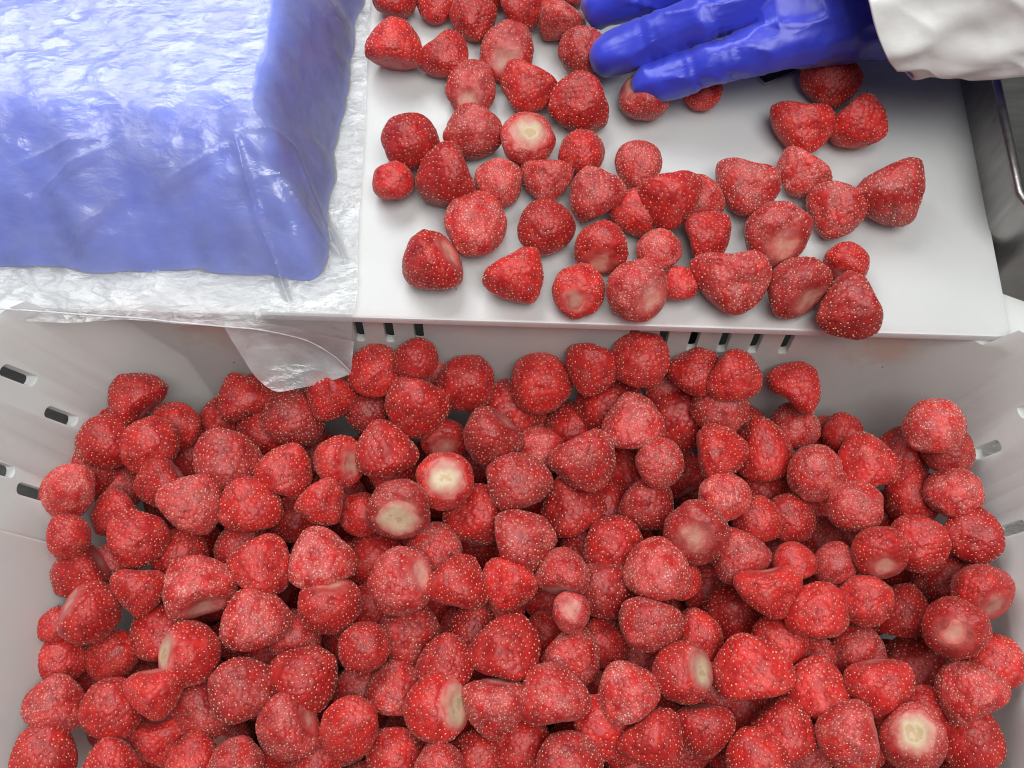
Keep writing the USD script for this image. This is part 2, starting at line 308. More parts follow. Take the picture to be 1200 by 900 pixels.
# ------------------------------------------------------------------ strawberries
ICO = trimesh.creation.icosphere(subdivisions=5)
def form(u, shape, seed):
    """Unit-sphere directions to the surface of a strawberry: tip along +x, wide axis y; about 2 units across."""
    x, y, z = u[:, 0].copy(), u[:, 1], u[:, 2]
    taper, L, flat, wide, notch = dict(c=(0.33, 1.00, 0.72, 1.0, 0), l=(0.36, 1.2, 0.7, 0.98, 0), r=(0.10, 0.95, 0.85, 1.0, 0), b=(0.21, 0.97, 0.75, 1.02, 0),
                                       w=(0.33, 0.98, 0.75, 1.08, 0.14), s=(0.16, 0.95, 0.75, 1.0, 0), i=(0.24, 1.0, 0.75, 1.04, 0.06), h=(0.28, 1.0, 0.75, 1.06, 0.10))[shape]
    rad = np.sqrt(np.maximum(1e-9, y * y + z * z))
    f = (1 - taper * x - 0.10 * taper * x ** 2) * (1 - 0.05 * np.exp(-((x - 1) / 0.25) ** 2))
    xx = np.where(x < -0.35, -0.35 + (x + 0.35) * flat, x) * L
    xx = xx + 0.08 * np.exp(-(rad / 0.30) ** 2) * (x < 0)                       # hollow round the calyx scar
    f = f * np.clip(1 - x * x, 0.02, 1) ** -0.085
    Y, Z = y * f * wide, z * f * (0.94 if shape in 'wih' else 1.0)
    xx = xx + notch * np.exp(-(y / 0.30) ** 2) * (x < 0) * np.clip(-x, 0, 1) - 0.45 * notch * (np.abs(y) ** 2) * (x < 0)   # notch between two shoulders
    P = np.c_[xx, Y, Z]
    g = np.random.default_rng(seed)
    P[:, 1] += g.uniform(-0.16, 0.16) * (x + 0.3) ** 2                           # bent axis
    n = meshkit.fbm(u * 1.15 + g.uniform(0, 50, 3), 2, seed) - 0.5
    n2 = meshkit.fbm(u * 3.2 + g.uniform(0, 50, 3), 2, seed + 9) - 0.5
    return P * (1 + (0.32 if shape in 'wih' else 0.24) * n + 0.07 * n2)[:, None]
def fib(n):
    k = np.arange(n) + 0.5; ph = np.arccos(1 - 2 * k / n); th = math.pi * (1 + 5 ** 0.5) * k
    return np.c_[np.cos(ph), np.cos(th) * np.sin(ph), np.sin(th) * np.sin(ph)]
OCT = trimesh.creation.icosphere(subdivisions=0)
def proto(shape, seed, scar):
    """scar 0: small dull, 1: wide pale."""
    g = np.random.default_rng(seed * 13 + 5)
    u = ICO.vertices; P = form(u, shape, seed)
    ns = {'s': 260}.get(shape, 360)
    d = fib(ns) + g.normal(0, 0.030, (ns, 3)); d /= np.linalg.norm(d, axis=1)[:, None]
    d = d[d[:, 0] > (-0.93, -0.88, -0.82)[scar]]
    d = d[meshkit.noise(d * 2.6 + seed * 3.7, seed + 2) > 0.22]
    cosang = np.clip(u @ d.T, -1, 1); near = np.arccos(cosang.max(1))
    nrm = trimesh.Trimesh(P, ICO.faces, process=False).vertex_normals
    P = P - nrm * (0.022 * np.exp(-(near / 0.055) ** 2))[:, None] + nrm * (0.003 * np.exp(-((near - 0.13) / 0.05) ** 2))[:, None]
    ang = np.arccos(np.clip(-u[:, 0], -1, 1)) + 0.22 * (meshkit.noise(u * 4 + seed, seed) - 0.5)
    s = np.clip(1.15 - ang / (0.34, 0.62, 0.72)[scar], 0, 1) ** 0.9 * (0.55, 0.62, 1.0)[scar]
    # seeds
    S0 = form(d, shape, seed)
    idx = np.argmax(cosang, axis=0)
    N = nrm[idx]; S0 = P[idx] + N * 0.009
    T = np.array([1.0, 0, 0]) - N * N[:, :1]; T /= np.linalg.norm(T, axis=1)[:, None] + 1e-9; B = np.cross(N, T)
    k = g.uniform(0.55, 1.3, len(d))[:, None, None]
    a = OCT.vertices
    V = S0[:, None] + k * (a[None, :, :1] * 0.029 * T[:, None] + a[None, :, 1:2] * 0.019 * B[:, None] + a[None, :, 2:] * 0.022 * N[:, None])
    SF = (OCT.faces[None] + (np.arange(len(d)) * len(a))[:, None, None]).reshape(-1, 3)
    c = (P.min(0) + P.max(0)) / 2
    return P - c, s, V.reshape(-1, 3) - c, SF
FORMS = {}
def get_form(shape, seed, scar, frosty=False):
    key = (shape, seed, scar, frosty)
    if key not in FORMS:
        P, s, SV, SF = proto(shape, seed + 31 * 'clrbwsih'.index(shape), scar)
        name = f"strawberry_form_{len(FORMS):03d}"
        cp = stage.CreateClassPrim('/World/Looks/' + name)
        path = str(cp.GetPath())
        me = trimesh.Trimesh(P, ICO.faces, process=False)
        N = np.array(me.vertex_normals)
        inside = (s[ICO.faces].mean(1) > 0.45)
        for nm, fc in (('flesh', ICO.faces[~inside]), ('hull_scar', ICO.faces[inside])):
            if not len(fc): continue
            ids, inv = np.unique(fc, return_inverse=True)
            pm = usdkit.mesh(stage, f'{path}/{nm}', (P[ids], inv.reshape(-1, 3)), M['strawberry_frosty' if frosty else 'strawberry_red'])
            pm.CreateNormalsAttr(Vt.Vec3fArray.FromNumpy(N[ids].astype(np.float32))); pm.SetNormalsInterpolation('vertex')
            UsdGeom.PrimvarsAPI(pm).CreatePrimvar('scar', Sdf.ValueTypeNames.FloatArray, 'vertex').Set(Vt.FloatArray.FromNumpy(s[ids].astype(np.float32)))
        sd = usdkit.mesh(stage, f'{path}/seeds', (SV, SF), M['seed_yellow'], smooth=True)
        sd.GetPrim().SetCustomDataByKey('kind', 'stuff')
        FORMS[key] = (path, P[::6])
    return FORMS[key]

# px py w h tip-direction elevation shape layer flags      (photograph pixels; elevation +90 = tip towards the lens, -90 = calyx scar towards it)
BOARD = '''
463 -6 52 54 80 20 r 0
513 4 54 52 270 30 b 0
552 25 54 56 250 20 h 0
577 -10 52 44 200 20 c 0
614 8 60 52 20 10 b 0
653 26 54 56 230 -20 c 0 F
668 -14 44 40 80 20 r 0
464 49 62 66 85 5 c 0
523 70 58 58 300 15 w 0
595 56 70 74 80 -55 b 0 SF
680 60 56 62 150 40 r 0 F
553 102 64 64 80 -55 r 0 SF
617 107 66 66 245 10 w 0
676 125 72 68 215 20 i 0
757 114 60 62 320 -40 r 0 S
824 108 50 44 270 30 r 0
482 163 68 68 60 50 r 0
553 158 68 66 230 25 b 0 F
618 163 62 72 260 -75 r 0 B
682 177 56 54 80 40 r 0
748 196 60 56 270 50 r 0 F
461 210 46 50 100 20 s 0
519 209 74 70 205 0 c 0
585 217 56 60 280 40 r 0 F
640 214 54 56 270 10 w 0
696 224 68 66 120 5 c 0 F
556 263 78 78 270 75 r 0 F
637 268 70 68 200 60 r 0
705 286 62 64 90 -35 b 0 S
739 249 58 54 190 10 c 0
787 236 72 74 275 0 i 1
822 229 48 60 90 10 b 0
771 292 52 54 110 20 r 0
501 310 70 72 215 -20 c 0 S
608 328 62 78 300 0 c 0
678 338 62 66 80 -55 r 0 S
744 339 72 74 150 -50 r 0 SF
797 331 42 46 90 20 s 0
856 333 86 80 265 10 w 0 F
931 331 72 76 130 -40 i 0 FS
994 306 58 48 60 -20 b 0
990 363 82 74 200 0 c 0 F
872 223 74 70 250 15 w 0 F
938 207 56 66 240 5 w 0
907 268 78 76 110 -50 b 0 SF
978 252 62 74 262 20 c 0
1047 231 80 82 300 0 c 0 F
938 152 68 70 262 5 w 0
1007 149 64 66 310 10 h 0
973 101 66 62 262 10 w 0 D
833 277 70 52 20 15 h 0
'''
CRATE = '''
155 463 60 54 130 10 w 1
115 485 34 38 90 20 s 2
125 515 58 58 100 30 r 1
177 520 66 66 60 40 r 0
205 497 46 44 60 20 r 2
222 527 50 56 90 20 c 2
81 576 66 68 60 60 r 0 F
107 545 48 50 70 20 r 2
138 570 46 50 90 30 r 1
188 570 62 56 215 10 b 0
265 534 72 74 110 10 b 0 F
230 585 72 68 50 5 c 0
294 588 64 70 100 5 b 0
337 546 62 64 60 10 c 0
283 462 48 58 110 10 c 1
308 508 60 54 200 20 r 1
345 487 62 62 60 20 r 1
312 454 42 40 90 20 s 2
385 468 52 52 250 10 c 1
392 540 52 66 180 -35 c 0 S
262 488 42 44 90 20 s 2
133 605 58 46 210 15 c 1
380 592 56 54 300 10 c 0
440 432 56 56 80 30 r 1
487 417 44 46 90 30 s 1
545 447 66 66 90 70 r 0
633 449 70 72 260 80 r 0
693 436 54 58 260 20 c 1
750 423 62 58 270 50 r 1 D
793 485 60 70 90 20 r 2
485 478 70 78 250 5 b 0
428 479 50 50 180 10 r 1
449 523 66 72 100 5 c 0
597 478 56 56 60 20 r 2
573 514 70 66 230 -15 b 0 F
520 513 46 48 90 -50 s 1 S
521 565 64 68 270 -80 r 0 B
469 592 70 72 80 -60 b 0 B
631 530 54 50 240 20 r 1 F
607 561 72 70 110 0 b 0 F
688 543 68 80 300 5 c 0
742 491 66 70 95 10 c 0
775 542 56 58 20 20 r 0 F
715 472 60 60 90 30 r 2
737 545 46 60 100 10 c 2
667 588 62 68 110 10 c 1
712 590 48 60 90 20 c 1
763 594 60 56 310 10 c 1
550 604 62 60 190 20 c 1
424 600 40 50 90 20 s 1
630 497 46 50 60 20 r 2
672 500 46 50 60 20 r 2
463 553 46 40 60 20 r 2
510 432 40 40 60 20 r 2
782 450 40 44 60 20 r 2
818 432 50 56 60 20 c 1
863 445 62 50 330 10 b 1
843 473 66 64 90 40 r 0 F
935 449 62 60 50 5 w 0
847 529 68 56 0 5 c 0
897 522 54 76 90 10 l 1
931 497 48 50 90 20 r 1
872 497 38 42 90 20 s 2
954 552 62 64 110 30 r 0
1013 537 66 72 100 10 c 0
1055 530 48 74 90 10 b 1
1095 497 60 56 90 30 r 1
1112 525 58 60 60 30 r 0 F
1118 576 56 56 60 20 r 1
1068 580 60 58 120 20 r 1
968 512 42 40 90 20 r 2
987 505 34 36 90 20 s 2
847 578 58 58 110 20 b 0 F
887 605 48 50 90 20 b 1
926 603 50 52 80 20 b 1
1000 595 66 56 190 20 r 0 F
1035 600 38 46 90 20 r 2
893 567 44 50 90 20 r 2
82 628 46 44 0 -20 r 1
90 672 66 66 210 10 c 0
165 629 72 62 30 10 b 0
132 663 42 54 90 20 r 1
108 721 68 72 330 -30 b 0 S
163 695 52 66 262 10 c 0
215 650 72 46 40 20 b 1
233 682 86 72 110 -30 h 0 SF
283 640 52 54 90 20 r 1
310 658 66 76 60 5 c 0
375 650 66 78 100 5 c 0 F
296 721 76 76 100 5 c 0
386 713 70 62 265 -15 b 0 S
190 737 62 60 120 20 r 1
224 766 74 74 0 -35 r 0 B
133 767 54 50 60 20 r 1
73 770 48 46 90 20 r 1
67 731 30 42 90 20 s 1
345 742 52 50 90 20 r 1
67 820 66 64 75 10 c 0 F
132 827 66 72 70 20 r 0
110 796 38 42 90 20 s 2
182 815 56 68 275 5 c 0
235 832 64 60 200 -25 r 1 S
284 804 74 76 110 0 b 0 F
362 789 74 74 50 5 c 0
332 852 76 76 200 -15 i 0
52 885 78 72 90 40 r 0
128 892 60 62 100 10 c 0
190 870 56 62 275 5 w 1
228 884 54 50 90 20 c 1
277 892 70 60 80 -40 b 0 S
409 850 72 74 60 50 r 0
160 884 42 40 90 20 r 2
322 765 50 54 90 20 r 2
372 880 52 52 90 20 b 1
468 682 76 76 200 -30 r 0 SF
538 680 64 72 80 -15 c 0 S
594 688 60 66 250 20 c 0
618 632 82 66 15 5 c 0 F
662 669 64 56 80 -30 b 0 S
708 693 56 66 270 20 r 1
770 665 72 70 90 5 b 0 F
762 734 68 68 260 15 b 0
670 719 48 46 270 -75 s 0 S
483 742 72 58 40 10 r 1
425 756 58 56 110 15 r 0
523 770 66 62 80 15 c 0
555 733 52 54 90 10 c 1
592 755 74 80 75 0 i 0
674 773 58 66 320 10 c 1
706 750 50 50 90 20 r 1
798 790 72 70 190 -40 r 0 B
465 802 50 66 90 10 c 1
420 803 50 48 90 20 b 1
508 828 76 78 180 -30 b 0 B
580 832 66 80 270 5 c 0
647 812 76 80 100 -20 b 0 FS
732 805 72 66 120 15 c 0 F
710 850 74 70 20 15 b 0
614 873 62 62 90 30 r 1
668 892 78 72 100 -25 r 0 F
769 872 70 74 300 15 c 0
463 884 62 56 90 20 r 1
515 895 62 52 90 -40 r 0 S
560 884 54 54 80 20 r 1
718 637 60 60 90 20 r 1
685 640 52 56 90 20 c 1
440 652 50 52 90 20 r 2
435 712 44 50 90 20 r 2
510 642 56 56 90 20 r 1
640 742 42 44 90 20 r 2
752 772 44 44 90 20 r 2
403 672 40 46 90 20 r 2
815 622 74 74 90 -78 r 0 S
863 655 66 70 250 10 b 0
902 695 72 66 275 5 w 0
931 656 46 44 90 20 s 0
978 658 48 48 100 20 s 0 F
1030 645 64 62 110 -55 r 0 S
1074 638 66 68 250 20 r 0
1137 631 70 60 200 15 b 0
1107 676 58 58 90 20 r 1
1148 692 76 72 130 -55 r 0 S
1120 734 76 72 90 -75 r 0 S
1013 705 58 64 270 30 r 0
957 713 60 74 90 5 b 0
1058 713 50 64 90 10 c 1
857 715 50 50 90 20 r 2
814 741 56 62 90 20 c 1
878 777 84 80 110 5 w 0
915 746 56 54 90 20 r 1
958 772 46 44 90 20 r 1
1006 763 58 54 100 20 r 1
958 801 74 70 85 5 c 0
1030 808 72 72 275 10 b 0
1073 785 64 68 90 20 r 2
1134 806 78 72 120 -15 i 0 F
1162 772 50 64 90 10 r 1
1137 862 68 66 90 20 r 1 D
918 850 68 76 90 10 c 0
991 861 76 78 180 -20 r 0 FS
1071 868 80 78 260 -75 r 0 B
1083 832 52 50 90 20 r 1
824 858 58 72 270 10 b 0
887 887 74 68 100 20 r 0
868 828 52 54 90 20 r 2
885 607 40 44 90 20 r 2
965 632 44 46 90 20 r 2
904 640 38 44 90 20 r 2
1135 908 52 50 90 20 r 1
837 800 44 50 90 20 c 1
795 672 42 48 90 20 c 1
1088 702 38 46 90 20 r 2
345 606 40 44 90 20 r 2
300 545 44 46 90 20 r 2
'''
def rotation(a, e, shape, roll, view):
    a, e = math.radians(a), math.radians(e)
    d = math.cos(e) * (math.cos(a) * CR + math.sin(a) * CU) - math.sin(e) * view
    z = -view - d * (-view @ d)
    if np.linalg.norm(z) < 0.15: z = CU - d * (CU @ d)
    z /= np.linalg.norm(z); y = np.cross(z, d)
    c, s = math.cos(roll), math.sin(roll)
    return np.array([d, c * y + s * z, -s * y + c * z])          # rows: local x, y, z in the world
class Berry: pass
def read(text, place):
    out = []
    for k, line in enumerate(text.strip().splitlines()):
        f = line.split()
        b = Berry(); b.px, b.py, b.w, b.h, b.a, b.e = map(float, f[:6]); b.shape, b.layer = f[6], int(f[7]); b.flags = f[8] if len(f) > 8 else ''
        b.place, b.k = place, k
        if place == 'crate':
            e = (1.04, 1.16, 1.34)[b.layer]; b.w *= e; b.h *= e
        g = random.Random(k * 7919 + (0 if place == 'board' else 1))
        b.path, P = get_form(b.shape, g.randrange(2), 2 if 'B' in b.flags else 1 if 'S' in b.flags else 0, 'F' in b.flags or g.random() < 0.22)
        d = ray(b.px, b.py); b.dir = d / np.linalg.norm(d)
        b.R = rotation(b.a + g.uniform(-6, 6), b.e + (g.uniform(-14, 14) if b.layer else 0), b.shape, g.uniform(-0.25, 0.25) if b.shape in 'wih' else g.uniform(-3.1, 3.1), b.dir)
        Q = P @ b.R
        ex, ey = Q @ CR, Q @ CU
        b.unit = math.sqrt(b.w * b.h) / F / math.sqrt(np.ptp(ex) * np.ptp(ey))    # scale per metre of depth
        b.Q = Q; b.low = -Q[:, 2].min()
        b.rad = 0.5 * (np.ptp(Q @ b.dir) * 0.5 + 0.5 * math.sqrt(np.ptp(ex) * np.ptp(ey)))
        out.append(b)
    return out
def depth(z, b): return (z - CAM[2]) / (b.dir[2]) * (b.dir @ FW)
def settle(b, t):
    b.t = t; b.s = b.unit * t; b.c = CAM + b.dir * t / (b.dir @ FW); b.r = b.rad * b.s
board, pile = read(BOARD, 'board'), read(CRATE, 'crate')
for b in board:
    z = BZ + 0.016
    for _ in range(6):
        settle(b, depth(z, b)); z = BZ + b.low * b.s - 0.0004 + (0.011 if b.layer else 0)
def zsurf(y): return float(np.interp(y, [-0.02, 0.10, 0.20, 0.24], [0.150, 0.150, 0.150, 0.150]))
SEC = {k: section(k / 200) for k in range(4, 52)}
from shapely.geometry import Point
def outside(b):
    q = SEC[min(51, max(4, round(b.c[2] * 200)))]; p = Point(b.c[0], b.c[1])
    return max(0.0, 0.80 * b.r - (1 if q.contains(p) else -1) * q.exterior.distance(p))
placed = []
for b in sorted(pile, key=lambda b: (b.layer, -b.w)):
    y = at(b.px, b.py, 0.125)[1]
    t0 = depth(zsurf(y) - (0, 0.021, 0.050)[b.layer], b)
    best = None
    for o in sorted(np.arange((-0.044, -0.044, -0.034)[b.layer] if y > 0.185 or b.px < 130 or b.px > 1090 else (-0.040, -0.016, -0.010)[b.layer], 0.075, 0.002), key=lambda o: abs(o) * (1.6 if o < 0 else 1)):
        settle(b, t0 + o)
        pen = max(max([0.80 * (q.r + b.r) - np.linalg.norm(q.c - b.c) for q in placed], default=0), 1.3 * outside(b))
        if best is None or pen < best[0] - 1e-4: best = (pen, t0 + o)
        if pen <= 0: break
    settle(b, best[1]); placed.append(b)

TENS = 'zero ten twenty thirty forty fifty sixty seventy eighty ninety'.split()
ONES = 'zero one two three four five six seven eight nine ten eleven twelve thirteen fourteen fifteen sixteen seventeen eighteen nineteen'.split()
def spelled(n): return ONES[n] if n < 20 else TENS[n // 10] + ('-' + ONES[n % 10] if n % 10 else '')
def words(b):
    W, w = [], math.sqrt(b.w * b.h)
    if w > 75: W.append('large')
    elif w < 54: W.append('small')
    if 'F' in b.flags: W.append('frosty')
    elif 'D' in b.flags: W.append('dark')
    W.append(dict(c='tapered', l='long', r='round', b='blunt', w='heart-shaped', s='round', i='lumpy', h='notched')[b.shape])
    W.append('strawberry')
    if 'S' in b.flags or 'B' in b.flags: W += ['with', 'scar']
    X, Y = min(99, max(1, round(b.px / 12))), min(99, max(1, round(b.py / 9)))
    return ' '.join(W) + f' in crate, {spelled(X)} percent across, {spelled(Y)} down'
def put(b, label, group):
    x = UsdGeom.Xform.Define(stage, numbered('/World', 'strawberry'))
    m = np.eye(4); m[:3, :3] = b.R * b.s; m[3, :3] = b.c
    x.AddTransformOp().Set(Gf.Matrix4d(*m.ravel().tolist()))
    p = x.GetPrim(); p.GetReferences().AddInternalReference(b.path); p.SetInstanceable(True)
    tag(p, label, 'strawberry', group)
BOARD_LABELS = """round strawberry at the photo's top edge, nearest the blue block
blunt strawberry second from the blue block along the photo's top edge
notched strawberry just above and left of the topmost berry with a pale cut end
strawberry mostly cut off by the top edge, third along it from the block
wide strawberry cut by the top edge, midway between blue block and glove
frosty strawberry left of the middle fingertip of the glove
strawberry peeping in at the top edge, just left of the glove
upright tapered strawberry beside the bag's edge at the board's top left
heart-shaped strawberry touching the upright tapered one beside the bag
big frosty strawberry with pale cut end, the topmost scarred one on the board
pinkish frosty strawberry touched by the glove's ring fingertip
frosty strawberry with pale cut end low, below and left of the topmost scarred one
frosty heart-shaped strawberry between two others, straight below the topmost scarred one
large lumpy strawberry a berry's width below the ring fingertip
strawberry with a pale spot under the glove's little fingertip
strawberry half hidden beneath the little finger, right of its tip
large round strawberry just above the smallest berry beside the bag
frosty dark strawberry touching the left side of the palest, broadest cut end
strawberry with the palest, broadest cut end, facing up in the group's upper middle
smooth round strawberry below the large lumpy one, right of the palest cut end
dark frosty round strawberry alone at the board's centre, right of the group
smallest strawberry beside the clear bag's edge, leftmost on the board
large tapered strawberry touching the smallest one beside the bag
frosty round strawberry between a large tapered one and a heart-shaped one
heart-shaped strawberry, tip down, straight below the palest cut end
frosty tapered strawberry standing tip up at the middle of the board
largest frosty round strawberry in the group's left half, tip towards the camera
large round strawberry directly right of the largest frosty round one
strawberry with a scar low on it, just below the upright frosty tapered one
strawberry partly hidden by the smooth pink one lying on others
smooth pinkish strawberry lying up on its neighbours in the middle cluster
strawberry partly hidden behind the right side of the smooth pinkish one
small round strawberry under the smooth pinkish one lying on its neighbours
strawberry lying alone, lowest at the left of the board near the bag
lone tapered strawberry in the front row, tip towards lower right
strawberry with small cut end in the front row, right of the lone tapered one
frosty round strawberry with yellowish cut end at the middle of the front row
small strawberry squeezed in the front row beside the large frosty heart-shaped one
large frosty heart-shaped strawberry, tip towards the camera side, in the front row
frosty lumpy strawberry with rough pale end, third from right in the front
small blunt strawberry tucked behind the frosty one overhanging the board's front edge
large frosty strawberry overhanging the board's front edge, foremost at the right
frosty heart-shaped strawberry above and left of the large round one with frosty scar
heart-shaped strawberry bridging the right cluster and the pair below the sleeve
large frosty strawberry with cut end in the right cluster's middle
tapered strawberry, tip down, between the frosty scarred one and the rightmost one
rightmost strawberry on the board, large and frosty, alone by the steel tray
heart-shaped strawberry, left one of the pair below the sleeve
notched strawberry, right one of the pair below the sleeve
dark shaded strawberry beside the glove's wrist, under the sleeve's cuff
notched strawberry left of the large frosty scarred one in the right cluster""".splitlines()
LABELS = {('board', k): v for k, v in enumerate(BOARD_LABELS)}
assert len(BOARD_LABELS) == len(board)
for b in board: put(b, LABELS.get(('board', b.k)) or words(b), 'strawberries spread on the white board')
for b in pile: put(b, LABELS.get(('crate', b.k)) or words(b), 'strawberries heaped in the crate')

# strawberries deeper in the heap and nearer than the frame: what nobody could count
C = np.array([b.c for b in placed]); Rr = np.array([b.r for b in placed])
hid = []
g = np.random.default_rng(3)
protos = [k for k in FORMS.values()][:6]
for lz in np.arange(0.030, 0.16, 0.0235):
    for iy, y in enumerate(np.arange(-0.11, 0.23, 0.0285)):
        for x in np.arange(-0.24, 0.27, 0.033):
            p = np.array([x + (iy % 2) * 0.0165, y, lz]) + g.uniform(-0.004, 0.004, 3)
            r = g.uniform(0.0145, 0.0175)
            if p[2] > zsurf(p[1]) + (0.0 if p[1] < -0.03 else -0.056): continue
            xl, xr = -0.245 - 0.10 * (p[2] - 0.14) + 0.9 * r, 0.271 + 0.10 * (p[2] - 0.14) - 0.9 * r
            if not (xl < p[0] < xr) or p[1] > 0.2425 + 0.12 * (p[2] - 0.15) - r: continue
            if min(abs(p[0] - xl), abs(p[0] - xr)) < 0.03 and p[1] > 0.195: continue
            if (np.linalg.norm(C - p, axis=1) < 0.86 * (Rr + r)).any(): continue
            hid.append((p, r))
pi = UsdGeom.PointInstancer.Define(stage, '/World/buried_strawberries')
tag(pi.GetPrim(), 'strawberries buried deep in the heap, glimpsed through its dark gaps', 'strawberries', kind='stuff')
UsdGeom.Scope.Define(stage, '/World/buried_strawberries/forms')
for k, (path, _) in enumerate(protos):
    q = UsdGeom.Xform.Define(stage, f'/World/buried_strawberries/forms/strawberry_{k:03d}').GetPrim()
    q.GetReferences().AddInternalReference(path)
    pi.GetPrototypesRel().AddTarget(q.GetPath())
n = len(hid)
pi.CreateProtoIndicesAttr(Vt.IntArray([int(v) for v in g.integers(0, len(protos), n)]))
pi.CreatePositionsAttr(Vt.Vec3fArray.FromNumpy(np.array([h[0] for h in hid], np.float32)))
pi.CreateScalesAttr(Vt.Vec3fArray.FromNumpy(np.repeat(np.array([[h[1]] for h in hid], np.float32), 3, 1)))
qs = g.normal(0, 1, (n, 4)); qs /= np.linalg.norm(qs, axis=1)[:, None]
pi.CreateOrientationsAttr(Vt.QuathArray([Gf.Quath(*map(float, q)) for q in qs]))

# ------------------------------------------------------------------ wrapped blue block
pack = thing('wrapped_block', 'blue wrapped block in a crumpled clear film bag on the board', 'package')
def curve(pts, n):
    pts = np.array(pts, float); d = np.r_[0, np.cumsum(np.linalg.norm(np.diff(pts, axis=0), axis=1))]
    from scipy.interpolate import PchipInterpolator
    return PchipInterpolator(d / d[-1], pts)(np.linspace(0, 1, n))
def hfield(x, y):
    w = np.stack([x * 26, y * 26, 0 * x], -1)
    x, y = x + (meshkit.fbm(w, 3, 71) - 0.5) * 0.014, y + (meshkit.fbm(w + 40, 3, 72) - 0.5) * 0.016
    fx = np.clip((-0.102 - x) / 0.036, 0, 1); fy = np.clip((y - 0.262) / 0.070, 0, 1)
    k = 0.24; a = np.clip(0.5 + 0.5 * (fy - fx) / k, 0, 1); f = np.clip(fy * (1 - a) + fx * a - k * a * (1 - a), 0, 1)
    f = 0.75 * (1 - (1 - f) ** 1.9) + 0.25 * f
    return 0.2025 + 0.0655 * f + (meshkit.fbm(w * 1.6 + 7, 2, 73) - 0.5) * 0.0035 * np.clip(f * 3, 0, 1)
gx, gy = np.linspace(-0.45, -0.085, 420), np.linspace(0.245, 0.60, 360)
GX, GY = np.meshgrid(gx, gy)
GZ = hfield(GX, GY) - 0.0045 + (meshkit.fbm(np.stack([GX * 45, GY * 45, 0 * GX], -1), 3, 4) - 0.5) * 0.003
gi = np.arange(GX.size).reshape(GX.shape)
qd = np.stack([gi[:-1, :-1], gi[:-1, 1:], gi[1:, 1:], gi[1:, :-1]], -1).reshape(-1, 4)
bm = trimesh.Trimesh(np.stack([GX, GY, GZ], -1).reshape(-1, 3), np.vstack([qd[:, [0, 1, 2]], qd[:, [0, 2, 3]]]), process=False)
bm = trimesh.intersections.slice_mesh_plane(bm, (0, 0, 1), (0, 0, 0.2012))
bm = trimesh.Trimesh(bm.vertices, bm.faces, process=True)
obj('blue_block', bm, 'block_blue', pack, smooth=True)
NU, NV = 540, 460
front = [at(x, y, z) for x, y, z in ((0, 362, 0.2165), (60, 366, 0.2150), (150, 372, 0.206), (220, 379, 0.205), (265, 383, 0.203), (300, 386, 0.199), (350, 396, 0.189), (385, 413, 0.178), (411, 437, 0.164))]
front = np.array([front[0] + [-0.30, 0.012, 0]] + front)
Fr = curve(front, NU)
Bk = np.c_[np.linspace(Fr[0, 0], -0.098, NU), np.full(NU, 0.62), np.full(NU, 0.2)]
right = [at(x, y, z) for x, y, z in ((432, 0, 0.210), (427, 140, 0.207), (419, 280, 0.205), (420, 345, 0.200), (417, 400, 0.180), (411, 437, 0.164))]
right = np.array([[-0.098, 0.62, 0.21]] + right)
V = 1 - (1 - np.linspace(0, 1, NV)[:, None, None]) ** 1.5
Rt = curve(right, 3000)[np.round(V[:, 0, 0] * 2999).astype(int)]
P = Bk[None] * (1 - V) + Fr[None] * V
wu = np.clip((np.linspace(0, 1, NU) - 0.62) / 0.38, 0, 1); wu = wu * wu * (3 - 2 * wu)
P = P + (Rt - P[:, -1])[:, None, :] * wu[None, :, None]
h = hfield(P[..., 0], P[..., 1])
low = P[..., 2]
edge = np.clip((P[..., 1] - 0.2405) / 0.004, 0, 1)
fy, fz = P[-1, :, 1][None], P[-1, :, 2][None]
drop = np.clip((0.2405 - P[..., 1]) / np.maximum(0.2405 - fy, 1e-4), 0, 1)
drape = 0.2032 + (np.minimum(fz, 0.2032) - 0.2032) * drop ** 1.3
rise = 0.2032 + np.maximum(fz - 0.2032, 0) * np.clip((0.268 - P[..., 1]) / (0.268 - fy), 0, 1)   # over the crate's corner
P[..., 2] = np.where(P[..., 1] > 0.2405, np.maximum(h, 0.2032), drape)
P[..., 2] = np.where(fz > 0.2034, np.maximum(P[..., 2], rise), P[..., 2])
# creases: folds of the film, along lines from the block's corner
def crease(P, a, b, amp, wid):
    a, b = np.array(a), np.array(b); d = b - a; L = d @ d
    q = P[..., :2]; t = np.clip(((q - a) @ d) / L, 0, 1)
    dist = np.linalg.norm(q - (a + t[..., None] * d), axis=-1)
    return 1.2 * amp * np.exp(-dist / (0.42 * wid)) * np.sin(np.pi * np.clip(t, 0.03, 0.97)) ** 0.4
def w2(px, py, z): return at(px, py, z)[:2]
for (ax, ay, az), (bx, by, bz), amp, wid in (((275, 158, .262), (300, 250, .235), .0045, .0035), ((300, 250, .235), (335, 345, .21), .004, .003), ((278, 150, .265), (335, 138, .265), .003, .003),
        ((335, 138, .265), (400, 290, .215), .004, .0035), ((290, 160, .262), (330, 205, .245), .003, .003), ((330, 205, .245), (392, 285, .215), .0035, .003),
        ((0, 175, .262), (110, 150, .265), .003, .004), ((20, 215, .25), (140, 150, .265), .0028, .003), ((190, 215, .245), (270, 165, .26), .004, .006), ((120, 235, .24), (60, 300, .215), .003, .005)):
    P[..., 2] += crease(P, w2(ax, ay, az), w2(bx, by, bz), amp, wid)
c, s = math.cos(0.45), math.sin(0.45)
X, Y = P[..., 0] * c + P[..., 1] * s, -P[..., 0] * s + P[..., 1] * c
st = np.stack([X * 52, Y * 84, P[..., 2] * 50], -1)
rid = 1 - np.abs(2 * meshkit.fbm(st, 3, 21) - 1)
